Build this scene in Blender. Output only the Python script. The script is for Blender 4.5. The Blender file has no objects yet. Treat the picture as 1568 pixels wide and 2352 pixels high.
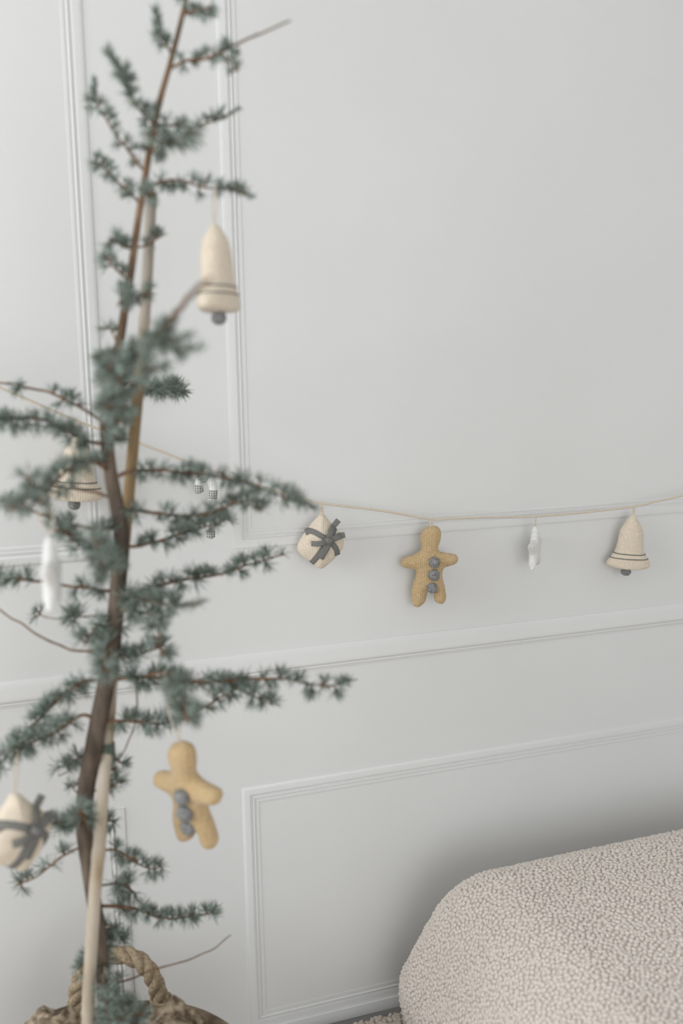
import bpy, bmesh, math, random
import numpy as np
from mathutils import Vector, Matrix, noise
from mathutils.geometry import delaunay_2d_cdt

rnd = random.Random(11)
S = bpy.context.scene
C = S.collection

# ------------------------------------------------------------------ camera
D, H = 1.6, 1.237                       # distance of the panelled wall, lens height
PITCH, YAW, ROLL = (math.radians(a) for a in (9.259, 19.218, -0.887))
FPX = 2352 * 35 / 36
cy, sy, cp, sp = math.cos(YAW), math.sin(YAW), math.cos(PITCH), math.sin(PITCH)
FWD = Vector((sy * cp, cy * cp, -sp))
_r = Vector((cy, -sy, 0)); _u = _r.cross(FWD)
RIGHT = _r * math.cos(ROLL) + _u * math.sin(ROLL)
UP = -_r * math.sin(ROLL) + _u * math.cos(ROLL)
CAM = Vector((0, 0, H))
HF = Vector((sy, cy, 0))                # horizontal view direction
HR = Vector((cy, -sy, 0))               # horizontal right

cam_d = bpy.data.cameras.new('camera'); cam = bpy.data.objects.new('camera', cam_d); C.objects.link(cam)
cam.matrix_world = Matrix(((RIGHT.x, UP.x, -FWD.x, CAM.x), (RIGHT.y, UP.y, -FWD.y, CAM.y), (RIGHT.z, UP.z, -FWD.z, CAM.z), (0, 0, 0, 1)))
cam_d.sensor_fit = 'VERTICAL'; cam_d.sensor_height = 36; cam_d.sensor_width = 24; cam_d.lens = 35
cam_d.clip_start = 0.02
cam_d.dof.use_dof = True; cam_d.dof.focus_distance = 1.76; cam_d.dof.aperture_fstop = 1.8
S.camera = cam

# ------------------------------------------------------------------ world and light
W = bpy.data.worlds.new('overcast'); S.world = W; W.use_nodes = True
W.node_tree.nodes['Background'].inputs[0].default_value = (0.90, 0.95, 1.0, 1)
W.node_tree.nodes['Background'].inputs[1].default_value = 1.0
def area(name, loc, rot, sx, sz, power, col):
    l = bpy.data.lights.new(name, 'AREA'); l.shape = 'RECTANGLE'; l.size = sx; l.size_y = sz
    l.energy = power; l.color = col
    o = bpy.data.objects.new(name, l); C.objects.link(o); o.location = loc; o.rotation_euler = rot
    return o
area('window_daylight', (-2.33, 0.45, 1.60), (0, math.radians(-90), 0), 1.7, 1.8, 60, (0.95, 0.975, 1.0))
area('fill_light_rear', (0.4, -2.63, 1.25), (math.radians(90), 0, 0), 2.6, 2.2, 37, (0.97, 0.985, 1.0))  # soft frontal fill lamp added behind the lens, not a known window
S.view_settings.view_transform = 'Standard'; S.view_settings.look = 'None'
S.view_settings.gamma = 1; S.view_settings.use_curve_mapping = False
S.view_settings.exposure = -0.14

# ------------------------------------------------------------------ helpers
def ray(px, py):
    return RIGHT * ((px - 784) / FPX) - UP * ((py - 1176) / FPX) + FWD
def P(px, py, h):
    """point seen at a photo position, at horizontal distance h in front of the lens"""
    d = ray(px, py)
    return CAM + d * (h / d.dot(HF))
def PY(px, py, Y):
    d = ray(px, py)
    return CAM + d * (Y / d.y)

def tag(o, label=None, cat=None, group=None, kind=None):
    if label: o['label'] = label
    if cat: o['category'] = cat
    if group: o['group'] = group
    if kind: o['kind'] = kind
    return o
def empty(name, loc, label, cat, group=None):
    o = bpy.data.objects.new(name, None); C.objects.link(o); o.location = loc; o.empty_display_size = .03
    return tag(o, label, cat, group)
def mesh(name, V, F, mat, parent=None, smooth=True):
    m = bpy.data.meshes.new(name)
    m.from_pydata([tuple(v) for v in V], [], F)
    m.validate()
    if smooth: m.polygons.foreach_set('use_smooth', [True] * len(m.polygons))
    m.materials.append(mat)
    o = bpy.data.objects.new(name, m); C.objects.link(o)
    if parent is not None: o.parent = parent
    return o
def world_child(o, parent):
    """mesh made in world coordinates, parented to an unrotated empty"""
    o.parent = parent
    o.data.transform(Matrix.Translation(-parent.location))
    return o

class MB:
    def __init__(s): s.V = []; s.F = []
    def add(s, V, F):
        b = len(s.V); s.V += list(V); s.F += [tuple(i + b for i in f) for f in F]
    def tube(s, pts, rad, n=8, caps=True, closed=False):
        pts = [Vector(p) for p in pts]; N = len(pts)
        if not hasattr(rad, '__len__'): rad = [rad] * N
        V = []; F = []; ref = None
        for i, p in enumerate(pts):
            if closed: t = pts[(i + 1) % N] - pts[i - 1]
            else: t = pts[min(i + 1, N - 1)] - pts[max(i - 1, 0)]
            t.normalize()
            if ref is None:
                ref = Vector((0, 0, 1)) if abs(t.z) < .9 else Vector((1, 0, 0))
                ref = (ref - t * ref.dot(t)).normalized()
            ref = (ref - t * ref.dot(t)).normalized(); b = t.cross(ref)
            for k in range(n):
                a = 2 * math.pi * k / n
                V.append(p + (ref * math.cos(a) + b * math.sin(a)) * rad[i])
        R_ = N if closed else N - 1
        for i in range(R_):
            j = (i + 1) % N
            for k in range(n):
                l = (k + 1) % n
                F.append((i * n + k, i * n + l, j * n + l, j * n + k))
        if caps and not closed:
            F.append(tuple(reversed(range(n)))); F.append(tuple(range((N - 1) * n, N * n)))
        s.add(V, F)
    def box(s, lo, hi):
        x0, y0, z0 = lo; x1, y1, z1 = hi
        s.add([(x0,y0,z0),(x1,y0,z0),(x1,y1,z0),(x0,y1,z0),(x0,y0,z1),(x1,y0,z1),(x1,y1,z1),(x0,y1,z1)],
              [(0,3,2,1),(4,5,6,7),(0,1,5,4),(1,2,6,5),(2,3,7,6),(3,0,4,7)])
    def build(s, name, mat, parent=None, smooth=True): return mesh(name, s.V, s.F, mat, parent, smooth)

def smooth_path(pts, step):
    """Catmull-Rom through pts, resampled about every step"""
    pts = [Vector(p) for p in pts]
    Q = [pts[0] * 2 - pts[1]] + pts + [pts[-1] * 2 - pts[-2]]
    out = []
    for i in range(1, len(Q) - 2):
        p0, p1, p2, p3 = Q[i-1], Q[i], Q[i+1], Q[i+2]
        n = max(1, int(round((p2 - p1).length / step)))
        for k in range(n):
            t = k / n
            out.append(0.5 * ((2*p1) + (p2-p0)*t + (2*p0-5*p1+4*p2-p3)*t*t + (3*p1-p0-3*p2+p3)*t*t*t))
    out.append(pts[-1])
    return out

# ------------------------------------------------------------------ materials
def nodes(name, rough=.8):
    m = bpy.data.materials.new(name); m.use_nodes = True
    nt = m.node_tree; b = nt.nodes['Principled BSDF']
    b.inputs['Roughness'].default_value = rough
    b.inputs['Specular IOR Level'].default_value = .25
    return m, nt, b
def N(nt, t, **kw):
    n = nt.nodes.new(t)
    for k, v in kw.items():
        if k in n.inputs: n.inputs[k].default_value = v
        else: setattr(n, k, v)
    return n
def ramp(nt, fac, stops):
    r = nt.nodes.new('ShaderNodeValToRGB'); nt.links.new(fac, r.inputs[0])
    el = r.color_ramp.elements
    while len(el) < len(stops): el.new(.5)
    for e, (p, c) in zip(el, stops): e.position = p; e.color = (*c, 1)
    return r.outputs[0]
def bump(nt, b, height, strength, dist):
    n = N(nt, 'ShaderNodeBump', Strength=strength, Distance=dist)
    nt.links.new(height, n.inputs['Height']); nt.links.new(n.outputs[0], b.inputs['Normal'])
def noise_mat(name, c0, c1, scale, rough=.85, bs=.3, bd=.002, bscale=None, detail=4, stretch=None, lo=.35, hi=.65):
    m, nt, b = nodes(name, rough)
    tc = N(nt, 'ShaderNodeTexCoord'); co = tc.outputs['Object']
    if stretch:
        mp = N(nt, 'ShaderNodeMapping'); mp.inputs['Scale'].default_value = stretch
        nt.links.new(co, mp.inputs[0]); co = mp.outputs[0]
    n1 = N(nt, 'ShaderNodeTexNoise', Scale=scale, Detail=detail); nt.links.new(co, n1.inputs['Vector'])
    nt.links.new(ramp(nt, n1.outputs[0], [(lo, c0), (hi, c1)]), b.inputs['Base Color'])
    n2 = N(nt, 'ShaderNodeTexNoise', Scale=bscale or scale * 3, Detail=3); nt.links.new(co, n2.inputs['Vector'])
    if bs: bump(nt, b, n2.outputs[0], bs, bd)
    return m
def weave_mat(name, c0, c1, scale=420, strength=.7):
    """knitted cloth: fine crossing ribs plus a soft colour mottle"""
    m, nt, b = nodes(name, .95)
    b.inputs['Sheen Weight'].default_value = .25
    tc = N(nt, 'ShaderNodeTexCoord')
    n1 = N(nt, 'ShaderNodeTexNoise', Scale=260, Detail=3); nt.links.new(tc.outputs['Object'], n1.inputs['Vector'])
    wz = N(nt, 'ShaderNodeTexWave', bands_direction='Z', Scale=scale * .26, Distortion=1.2); nt.links.new(tc.outputs['Object'], wz.inputs['Vector'])
    wx = N(nt, 'ShaderNodeTexWave', bands_direction='X', Scale=scale * .2, Distortion=1.0); nt.links.new(tc.outputs['Object'], wx.inputs['Vector'])
    mu = N(nt, 'ShaderNodeMath', operation='MULTIPLY'); nt.links.new(wz.outputs[1], mu.inputs[0]); nt.links.new(wx.outputs[1], mu.inputs[1])
    ad = N(nt, 'ShaderNodeMath', operation='MULTIPLY_ADD'); nt.links.new(mu.outputs[0], ad.inputs[0]); ad.inputs[1].default_value = .35
    nt.links.new(n1.outputs[0], ad.inputs[2])
    nt.links.new(ramp(nt, ad.outputs[0], [(.35, c0), (.75, c1)]), b.inputs['Base Color'])
    bump(nt, b, mu.outputs[0], strength, .0012)
    return m

M = {}
M['wall'] = noise_mat('white_wall_paint', (.745, .748, .74), (.765, .768, .76), 3, .6, .05, .0006, 240)
M['trim'] = noise_mat('white_trim_paint', (.755, .758, .75), (.775, .778, .77), 3, .5, .04, .0005, 240)
M['ceiling'] = noise_mat('white_ceiling_paint', (.84, .84, .83), (.87, .87, .86), 3, .9, 0)
M['floor'] = noise_mat('grey_floor', (.19, .187, .18), (.25, .245, .235), 9, .6, .1, .001, stretch=(1, 8, 1))
def bark():
    m, nt, b = nodes('brown_bark', .95)
    tc = N(nt, 'ShaderNodeTexCoord')
    mp = N(nt, 'ShaderNodeMapping'); mp.inputs['Scale'].default_value = (1, 1, .35); nt.links.new(tc.outputs['Object'], mp.inputs[0])
    n1 = N(nt, 'ShaderNodeTexNoise', Scale=60, Detail=6); nt.links.new(mp.outputs[0], n1.inputs['Vector'])
    old = ramp(nt, n1.outputs[0], [(.3, (.062, .048, .038)), (.7, (.20, .155, .12))])
    young = ramp(nt, n1.outputs[0], [(.3, (.11, .066, .036)), (.7, (.30, .195, .12))])
    sx = N(nt, 'ShaderNodeSeparateXYZ'); nt.links.new(tc.outputs['Object'], sx.inputs[0])
    mr = N(nt, 'ShaderNodeMapRange'); nt.links.new(sx.outputs[2], mr.inputs[0])
    mr.inputs[1].default_value = .85; mr.inputs[2].default_value = 1.2        # young wood in the crown
    mx = N(nt, 'ShaderNodeMix', data_type='RGBA'); nt.links.new(mr.outputs[0], mx.inputs[0]); nt.links.new(old, mx.inputs[6]); nt.links.new(young, mx.inputs[7])
    nt.links.new(mx.outputs[2], b.inputs['Base Color'])
    n2 = N(nt, 'ShaderNodeTexNoise', Scale=100, Detail=4); nt.links.new(mp.outputs[0], n2.inputs['Vector'])
    bump(nt, b, n2.outputs[0], .9, .004)
    return m
M['bark'] = bark()
M['twig'] = noise_mat('reddish_twig_bark', (.085, .050, .030), (.27, .165, .10), 90, .9, .6, .002, 160, 4, None, .3, .7)
M['rope'] = noise_mat('jute_rope', (.27, .20, .125), (.46, .37, .255), 240, .95, .7, .002, 500, 5)
M['wicker'] = noise_mat('brown_wicker', (.09, .065, .042), (.23, .175, .115), 40, .75, .5, .003, 120, 5)
M['burlap'] = noise_mat('burlap', (.10, .07, .045), (.50, .40, .29), 70, .98, .9, .006, 160, 6, None, .38, .62)
M['beige_knit'] = weave_mat('beige_knit', (.70, .595, .465), (.80, .70, .57))
M['ginger_knit'] = weave_mat('ginger_knit', (.52, .365, .185), (.67, .49, .275), 420, 1.0)
M['white_knit'] = weave_mat('white_knit', (.80, .79, .765), (.84, .83, .81))
M['cream_cord'] = noise_mat('cream_cord', (.66, .575, .47), (.80, .715, .60), 700, .95, .6, .001)
M['grey_ribbon'] = noise_mat('grey_ribbon', (.165, .165, .155), (.225, .22, .205), 900, .9, .4, .0006)
M['grey_yarn'] = noise_mat('grey_yarn', (.14, .145, .135), (.22, .22, .21), 900, .95, .5, .001)
M['grey_pompom'] = noise_mat('grey_pompom', (.17, .175, .175), (.50, .50, .49), 420, .98, .8, .002, 900, 5, None, .35, .68)
def gingham():
    m, nt, b = nodes('grey_gingham', .95)
    tc = N(nt, 'ShaderNodeTexCoord')
    fs = []
    for d in 'XZ':
        w = N(nt, 'ShaderNodeTexWave', bands_direction=d, Scale=85.0); nt.links.new(tc.outputs['Object'], w.inputs['Vector'])
        g = N(nt, 'ShaderNodeMath', operation='GREATER_THAN'); nt.links.new(w.outputs[1], g.inputs[0]); g.inputs[1].default_value = .5
        fs.append(g.outputs[0])
    a = N(nt, 'ShaderNodeMath', operation='ADD'); nt.links.new(fs[0], a.inputs[0]); nt.links.new(fs[1], a.inputs[1])
    h = N(nt, 'ShaderNodeMath', operation='MULTIPLY'); nt.links.new(a.outputs[0], h.inputs[0]); h.inputs[1].default_value = .5
    nt.links.new(ramp(nt, h.outputs[0], [(0, (.70, .69, .66)), (.5, (.36, .36, .345)), (1, (.13, .13, .125))]), b.inputs['Base Color'])
    return m
M['gingham'] = gingham()
M['green_tape'] = noise_mat('green_tape', (.10, .13, .10), (.15, .18, .145), 200, .6, .2, .001)
def needle_mat():
    m, nt, b = nodes('blue_green_needles', .6)
    g = N(nt, 'ShaderNodeNewGeometry')
    nt.links.new(ramp(nt, g.outputs['Random Per Island'], [(0, (.085, .09, .068)), (.3, (.17, .19, .15)), (.6, (.295, .36, .315)), (1, (.455, .55, .50))]), b.inputs['Base Color'])
    b.inputs['Subsurface Weight'].default_value = 0
    return m
M['needles'] = needle_mat()
def bamboo():
    m, nt, b = nodes('bamboo', .55)
    tc = N(nt, 'ShaderNodeTexCoord')
    mp = N(nt, 'ShaderNodeMapping'); mp.inputs['Scale'].default_value = (14, 14, 3.2); nt.links.new(tc.outputs['Object'], mp.inputs[0])
    n1 = N(nt, 'ShaderNodeTexNoise', Scale=1.6, Detail=5); nt.links.new(mp.outputs[0], n1.inputs['Vector'])
    pale = ramp(nt, n1.outputs[0], [(.36, (.36, .27, .16)), (.46, (.52, .45, .36)), (.58, (.58, .51, .43)), (.66, (.60, .41, .17))])
    tan = ramp(nt, n1.outputs[0], [(.35, (.17, .115, .06)), (.65, (.36, .245, .12))])
    sx = N(nt, 'ShaderNodeSeparateXYZ'); nt.links.new(tc.outputs['Object'], sx.inputs[0])
    zr = N(nt, 'ShaderNodeMath', operation='DIVIDE'); nt.links.new(sx.outputs[2], zr.inputs[0]); zr.inputs[1].default_value = 1.5
    band = ramp(nt, zr.outputs[0], [(.40, (0, 0, 0)), (.47, (1, 1, 1)), (.58, (1, 1, 1)), (.64, (.1, .1, .1))])
    mx = N(nt, 'ShaderNodeMix', data_type='RGBA'); nt.links.new(band, mx.inputs[0]); nt.links.new(pale, mx.inputs[6]); nt.links.new(tan, mx.inputs[7])
    top = ramp(nt, zr.outputs[0], [(.62, (0, 0, 0)), (.68, (1, 1, 1))])
    m2 = N(nt, 'ShaderNodeMix', data_type='RGBA'); nt.links.new(top, m2.inputs[0]); nt.links.new(mx.outputs[2], m2.inputs[6]); m2.inputs[7].default_value = (.37, .325, .275, 1)
    nt.links.new(m2.outputs[2], b.inputs['Base Color'])
    return m
M['bamboo'] = bamboo()
def boucle(name, c0, c1, scale):
    m, nt, b = nodes(name, 1.0)
    b.inputs['Sheen Weight'].default_value = .3; b.inputs['Sheen Roughness'].default_value = .6
    tc = N(nt, 'ShaderNodeTexCoord')
    n2 = N(nt, 'ShaderNodeTexNoise', Scale=scale * 6, Detail=4); nt.links.new(tc.outputs['Object'], n2.inputs['Vector'])
    nt.links.new(ramp(nt, n2.outputs[0], [(.3, c0), (.7, c1)]), b.inputs['Base Color'])
    bump(nt, b, n2.outputs[0], .5, .0015)
    return m
M['boucle'] = boucle('beige_boucle', (.71, .63, .56), (.83, .755, .69), 120)
M['rug'] = boucle('taupe_teddy_pile', (.52, .445, .375), (.66, .575, .495), 90)

# ------------------------------------------------------------------ room shell
XL, XR, YB, CZ = -2.2, 2.6, -2.5, 2.65
def struct(o): o['kind'] = 'structure'; return o
def wall_box(name, lo, hi, mat, holes=()):
    mb = MB(); mb.box(lo, hi)
    return struct(mb.build(name, mat, smooth=False))
wall_box('wall_back', (XL - .1, D, 0), (XR + .1, D + .12, CZ), M['wall'])
wall_box('floor', (XL - .1, YB - .1, -.1), (XR + .1, D + .12, 0), M['floor'])
wall_box('ceiling', (XL - .1, YB - .1, CZ), (XR + .1, D + .12, CZ + .1), M['ceiling'])
wall_box('wall_right', (XR, YB, 0), (XR + .1, D, CZ), M['wall'])
def wall_with_hole(name, axis, pos, thick, a0, a1, w0, w1, z0, z1):
    mb = MB()
    def bx(s0, s1, t0, t1):
        if axis == 'x': mb.box((pos - thick, s0, t0), (pos, s1, t1))
        else: mb.box((s0, pos - thick, t0), (s1, pos, t1))
    bx(a0, w0, 0, CZ); bx(w1, a1, 0, CZ); bx(w0, w1, 0, z0); bx(w0, w1, z1, CZ)
    return struct(mb.build(name, M['wall'], smooth=False))
wall_with_hole('wall_left', 'x', XL, .1, YB, D, -.45, 1.35, .75, 2.45)
wall_with_hole('wall_front', 'y', YB, .1, XL, XR, -.9, 1.7, .15, 2.35)  # opening here is made up, it lets the rear fill lamp in
def window(name, axis, pos, w0, w1, z0, z1):
    mb = MB(); t = .05
    def bx(s0, s1, q0, q1):
        if axis == 'x': mb.box((pos - .08, s0, q0), (pos - .02, s1, q1))
        else: mb.box((s0, pos - .08, q0), (s1, pos - .02, q1))
    bx(w0, w0 + t, z0, z1); bx(w1 - t, w1, z0, z1); bx(w0 + t, w1 - t, z0, z0 + t); bx(w0 + t, w1 - t, z1 - t, z1)
    m_ = (w0 + w1) / 2; bx(m_ - .025, m_ + .025, z0 + t, z1 - t)
    return struct(mb.build(name, M['trim'], smooth=False))
window('window_1', 'x', XL, -.45, 1.35, .75, 2.45)
window('window_fill', 'y', YB, -.9, 1.7, .15, 2.35)  # added unseen frame around the opening of the rear fill lamp

# panel mouldings: raised outer round, step, fine bead, inner cove
PROF = [(0, -.002), (0, .0026), (.0012, .0040), (.006, .0050), (.0110, .0056), (.0136, .0058), (.0146, .0050), (.0152, .0012), (.0190, .0010), (.0196, .0044), (.0205, .0050),
        (.0214, .0044), (.0220, .0010), (.0258, .0008), (.0264, .0024), (.0290, .0024), (.0312, .0008), (.0315, -.002)]
def frame(name, x0, x1, z0, z1):
    mb = MB(); n = len(PROF)
    for u, v in PROF:
        v = v * .58 if v > 0 else v
        mb.V += [(x0 + u, D - v, z0 + u), (x1 - u, D - v, z0 + u), (x1 - u, D - v, z1 - u), (x0 + u, D - v, z1 - u)]
    for i in range(n - 1):
        for k in range(4):
            l = (k + 1) % 4
            mb.F.append((i * 4 + k, i * 4 + l, i * 4 + 4 + l, i * 4 + 4 + k))
    o = mb.build(name, M['trim'])
    o.data.set_sharp_from_angle(angle=math.radians(50))
    return struct(o)
frame('trim_1', .366, 1.9, .912, 2.35)
frame('trim_2', -1.4, .165, .912, 2.35)
frame('trim_3', .366, 1.9, .022, .487)
frame('trim_4', -1.4, .165, .022, .487)
DADO = [(.728, -.002), (.728, .0022), (.725, .0040), (.715, .0046), (.704, .0052), (.6985, .0058), (.6955, .0054), (.693, .0034), (.692, .0022),
        (.6895, .0028), (.6880, .0016), (.684, .0008), (.6825, -.002)]
mb = MB()
for z, v in DADO: mb.V += [(XL, D - v, z), (XR, D - v, z)]
for i in range(len(DADO) - 1): mb.F.append((2 * i, 2 * i + 1, 2 * i + 3, 2 * i + 2))
o = struct(mb.build('trim_5', M['trim'])); o.data.set_sharp_from_angle(angle=math.radians(50))
mb = MB(); mb.box((XL, D - .006, 0), (XR, D + .01, .022))
struct(mb.build('baseboard_back', M['trim'], smooth=False))

# ------------------------------------------------------------------ teddy rug and boucle pouf
def spaced(segments):
    out = []
    for a, b, s in segments:
        n = max(1, int(round((b - a) / s)))
        out += [a + (b - a) * i / n for i in range(n)]
    return out + [segments[-1][1]]
def nub_shapes(count, sub):
    """a few lumpy little loops of yarn, unit size"""
    out = []; q = random.Random(5)
    for c in range(count):
        bm = bmesh.new(); bmesh.ops.create_icosphere(bm, subdivisions=sub, radius=1)
        o = Vector((q.uniform(0, 50), q.uniform(0, 50), 0))
        for v in bm.verts: v.co *= 1 + .42 * noise.noise(v.co * 1.5 + o)
        bm.verts.ensure_lookup_table()
        out.append((np.array([v.co for v in bm.verts]), np.array([[v.index for v in f.verts] for f in bm.faces]))); bm.free()
    return out
SHAPES = nub_shapes(7, 2)
def nubs(name, pts, nrm, size, flat, parent, mat, seed):
    rs = np.random.RandomState(seed); n = len(pts); VV = []; FF = []; off = 0
    ref = np.where(np.abs(nrm[:, 2:3]) < .9, np.array([[0, 0, 1.]]), np.array([[1., 0, 0]]))
    u = np.cross(nrm, ref); u /= np.linalg.norm(u, axis=1, keepdims=True); v = np.cross(nrm, u)
    a = rs.uniform(0, 2 * np.pi, (n, 1)); U = u * np.cos(a) + v * np.sin(a); Vv = -u * np.sin(a) + v * np.cos(a)
    sx = size * rs.uniform(.9, 1.3, (n, 1)); sy_ = size * rs.uniform(.75, 1.05, (n, 1)); sz_ = size * flat * rs.uniform(.75, 1.3, (n, 1))
    kind = rs.randint(0, len(SHAPES), n)
    for k, (sv, sf) in enumerate(SHAPES):
        ix = np.where(kind == k)[0]
        if not len(ix): continue
        P_ = pts[ix][:, None] + sv[None, :, 0:1] * (U * sx)[ix][:, None] + sv[None, :, 1:2] * (Vv * sy_)[ix][:, None] + sv[None, :, 2:3] * (nrm * sz_)[ix][:, None]
        VV.append(P_.reshape(-1, 3)); FF.append((sf[None] + (np.arange(len(ix)) * len(sv))[:, None, None] + off).reshape(-1, 3)); off += len(ix) * len(sv)
    VV = np.concatenate(VV); FF = np.concatenate(FF)
    m = bpy.data.meshes.new(name); m.vertices.add(len(VV)); m.vertices.foreach_set('co', VV.ravel())
    m.loops.add(FF.size); m.loops.foreach_set('vertex_index', FF.ravel().astype(np.int32))
    m.polygons.add(len(FF)); m.polygons.foreach_set('loop_start', np.arange(0, FF.size, 3, dtype=np.int32)); m.polygons.foreach_set('loop_total', np.full(len(FF), 3, np.int32))
    m.update(calc_edges=True); m.polygons.foreach_set('use_smooth', np.ones(len(FF), bool)); m.materials.append(mat)
    o = bpy.data.objects.new(name, m); C.objects.link(o); o.parent = parent; o['kind'] = 'stuff'
    return o
def scatter(V, F, keep, r, tries, seed):
    """evenly spread points over the quads of a mesh, no two nearer than r"""
    rs = np.random.RandomState(seed); V = np.asarray(V); F = np.asarray(F)
    c = V[F].mean(1); F = F[keep(c)]
    A, B, Cc, Dd = V[F[:, 0]], V[F[:, 1]], V[F[:, 2]], V[F[:, 3]]
    nr = np.cross(Cc - A, Dd - B); ar = np.linalg.norm(nr, axis=1); nr /= np.maximum(ar, 1e-12)[:, None]
    ix = rs.choice(len(F), tries, p=ar / ar.sum()); s, t = rs.rand(tries, 1), rs.rand(tries, 1)
    pt = (A[ix] * (1 - s) + B[ix] * s) * (1 - t) + (Dd[ix] * (1 - s) + Cc[ix] * s) * t
    cell = {}; acc = []; g = np.floor(pt / r).astype(int).tolist(); L = pt.tolist(); r2 = r * r
    for i in range(tries):
        a, b, c_ = g[i]; x, y, z = L[i]; ok = True
        for da in (-1, 0, 1):
            for db in (-1, 0, 1):
                for dc in (-1, 0, 1):
                    for q in cell.get((a + da, b + db, c_ + dc), ()):
                        if (q[0]-x)**2 + (q[1]-y)**2 + (q[2]-z)**2 < r2: ok = False; break
                    if not ok: break
                if not ok: break
            if not ok: break
        if ok: cell.setdefault((a, b, c_), []).append(L[i]); acc.append(i)
    return pt[acc], nr[ix][acc]
RX0, RX1, RY0, RY1 = -1.5, 2.4, -1.9, 1.571
xs = spaced([(RX0, RX1, .025)]); ys = spaced([(RY0, RY1, .025)])
V = []; F = []; nx, ny = len(xs), len(ys)
for y in ys:
    for x in xs:
        e = min(x - RX0, RX1 - x, y - RY0, RY1 - y)
        V.append((x, y, .010 * min(1.0, math.sqrt(max(e, 0) / .012)) + .001))
for j in range(ny - 1):
    for i in range(nx - 1):
        F.append((j * nx + i, j * nx + i + 1, (j + 1) * nx + i + 1, (j + 1) * nx + i))
rug = mesh('rug', V, F, M['rug']); tag(rug, 'taupe teddy pile rug on the floor under the pouf', 'rug')
pt, nr = scatter(V, F, lambda c: (c[:, 0] < .80) & (c[:, 0] > .24) & (c[:, 1] > 1.15), .0082, 26000, 3)
_b = P(240, 2352, 1.22); _bc = Vector((_b.x, _b.y, 0)) + HR * .015 + HF * .012      # where the basket stands
ok = ~((pt[:, 0] > .705) & (pt[:, 1] < 1.46)) & (np.hypot(pt[:, 0] - _bc.x, pt[:, 1] - _bc.y) > .158)
pt, nr = pt[ok], nr[ok]
nubs('pile', pt + nr * .001, nr, .0058, .95, rug, M['rug'], 4)

def rounded_block(lo, hi, r, step, puff):
    lo = np.array(lo); hi = np.array(hi); idx = {}; V = []; F = []
    cnt = [max(2, int(round((hi[k] - lo[k]) / step))) for k in range(3)]
    def vid(i):
        if i not in idx:
            idx[i] = len(V); V.append([lo[k] + (hi[k] - lo[k]) * i[k] / cnt[k] for k in range(3)])
        return idx[i]
    for ax in range(3):
        a, b = (ax + 1) % 3, (ax + 2) % 3
        for side in (0, cnt[ax]):
            for i in range(cnt[a]):
                for j in range(cnt[b]):
                    q = []
                    for di, dj in ((0, 0), (1, 0), (1, 1), (0, 1)):
                        t = [0, 0, 0]; t[ax] = side; t[a] = i + di; t[b] = j + dj; q.append(vid(tuple(t)))
                    F.append(tuple(q) if side else tuple(reversed(q)))
    V = np.array(V); c = (lo + hi) / 2; hs = (hi - lo) / 2
    inner = np.clip(V, lo + r, hi - r); d = V - inner
    ln = np.linalg.norm(d, axis=1, keepdims=True); nrm = d / np.maximum(ln, 1e-9)
    V = inner + nrm * r
    u = (V - c) / hs                     # soft pillow swelling of each face
    w = np.prod(1 - np.clip(np.abs(u), 0, 1) ** 2 * (1 - np.abs(nrm) ** 2), axis=1, keepdims=True)
    V = V + nrm * puff * w
    return V, F
PX0, PX1, PY0, PY1, PZ1 = .612, 1.50, .72, 1.545, .352
Vb, Fb = rounded_block((PX0, PY0, .014), (PX1, PY1, PZ1), .095, .008, .010)
# the block leans in towards its top, on the end and at the back
zz = np.clip((Vb[:, 2] - .13) / .22, 0, 1)
Vb[:, 0] += .072 * zz * np.clip((1.15 - Vb[:, 0]) / .5, 0, 1)
Vb[:, 1] -= .075 * zz * np.clip((Vb[:, 1] - 1.0) / .45, 0, 1)
Vb[:, 2] = np.maximum(Vb[:, 2], .0113)          # flat where it stands on the rug
pouf = mesh('boucle_pouf', Vb.tolist(), Fb, M['boucle'])
tag(pouf, 'low rounded beige boucle pouf standing against the white wall', 'pouf')
pt, nr = scatter(Vb, Fb, lambda c: (c[:, 0] < 1.34) & ((c[:, 2] > .03)), .0060, 260000, 7)
nubs('boucle_loops', pt + nr * .0004, nr, .0043, .95, pouf, M['boucle'], 8)

# ------------------------------------------------------------------ basket
TR_H = 1.22
base = P(240, 2352, TR_H)
RIMZ, RIMR = .226, .178
BC = Vector((base.x, base.y, 0)) + HR * .015 + HF * .012
bk = empty('basket', (BC.x, BC.y, 0), 'round brown wicker basket with a twisted rope handle holding the tree', 'basket')
mb = MB()                                # solid inner wall and floor
prof = [(.0, .0112), (.150, .0112), (.158, .02), (.170, RIMZ), (.162, RIMZ), (.150, .024), (.0, .024)]
n = 48
for r, z in prof:
    for k in range(n): a = 2 * math.pi * k / n; mb.V.append((r * math.cos(a), r * math.sin(a), z))
for i in range(len(prof) - 1):
    for k in range(n): l = (k + 1) % n; mb.F.append((i*n+k, i*n+l, i*n+n+l, i*n+n+k))
mb.build('lining', M['wicker'], bk)
coils = 16
for i in range(coils):                   # coiled rods
    z = .0194 + (RIMZ - .0374) * i / (coils - 1); r = .156 + .014 * (z / RIMZ)
    mb = MB(); mb.tube([(r * math.cos(2*math.pi*k/72), r * math.sin(2*math.pi*k/72), z + .0025 * math.sin(k * 2.1 + i)) for k in range(72)], .0085, 8, closed=True)
    mb.build('coil', M['wicker'], bk)
mb = MB(); mb.tube([(RIMR * math.cos(2*math.pi*k/96), RIMR * math.sin(2*math.pi*k/96), RIMZ + .002) for k in range(96)], .0105, 12, closed=True)
mb.build('rim', M['wicker'], bk)
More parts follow.
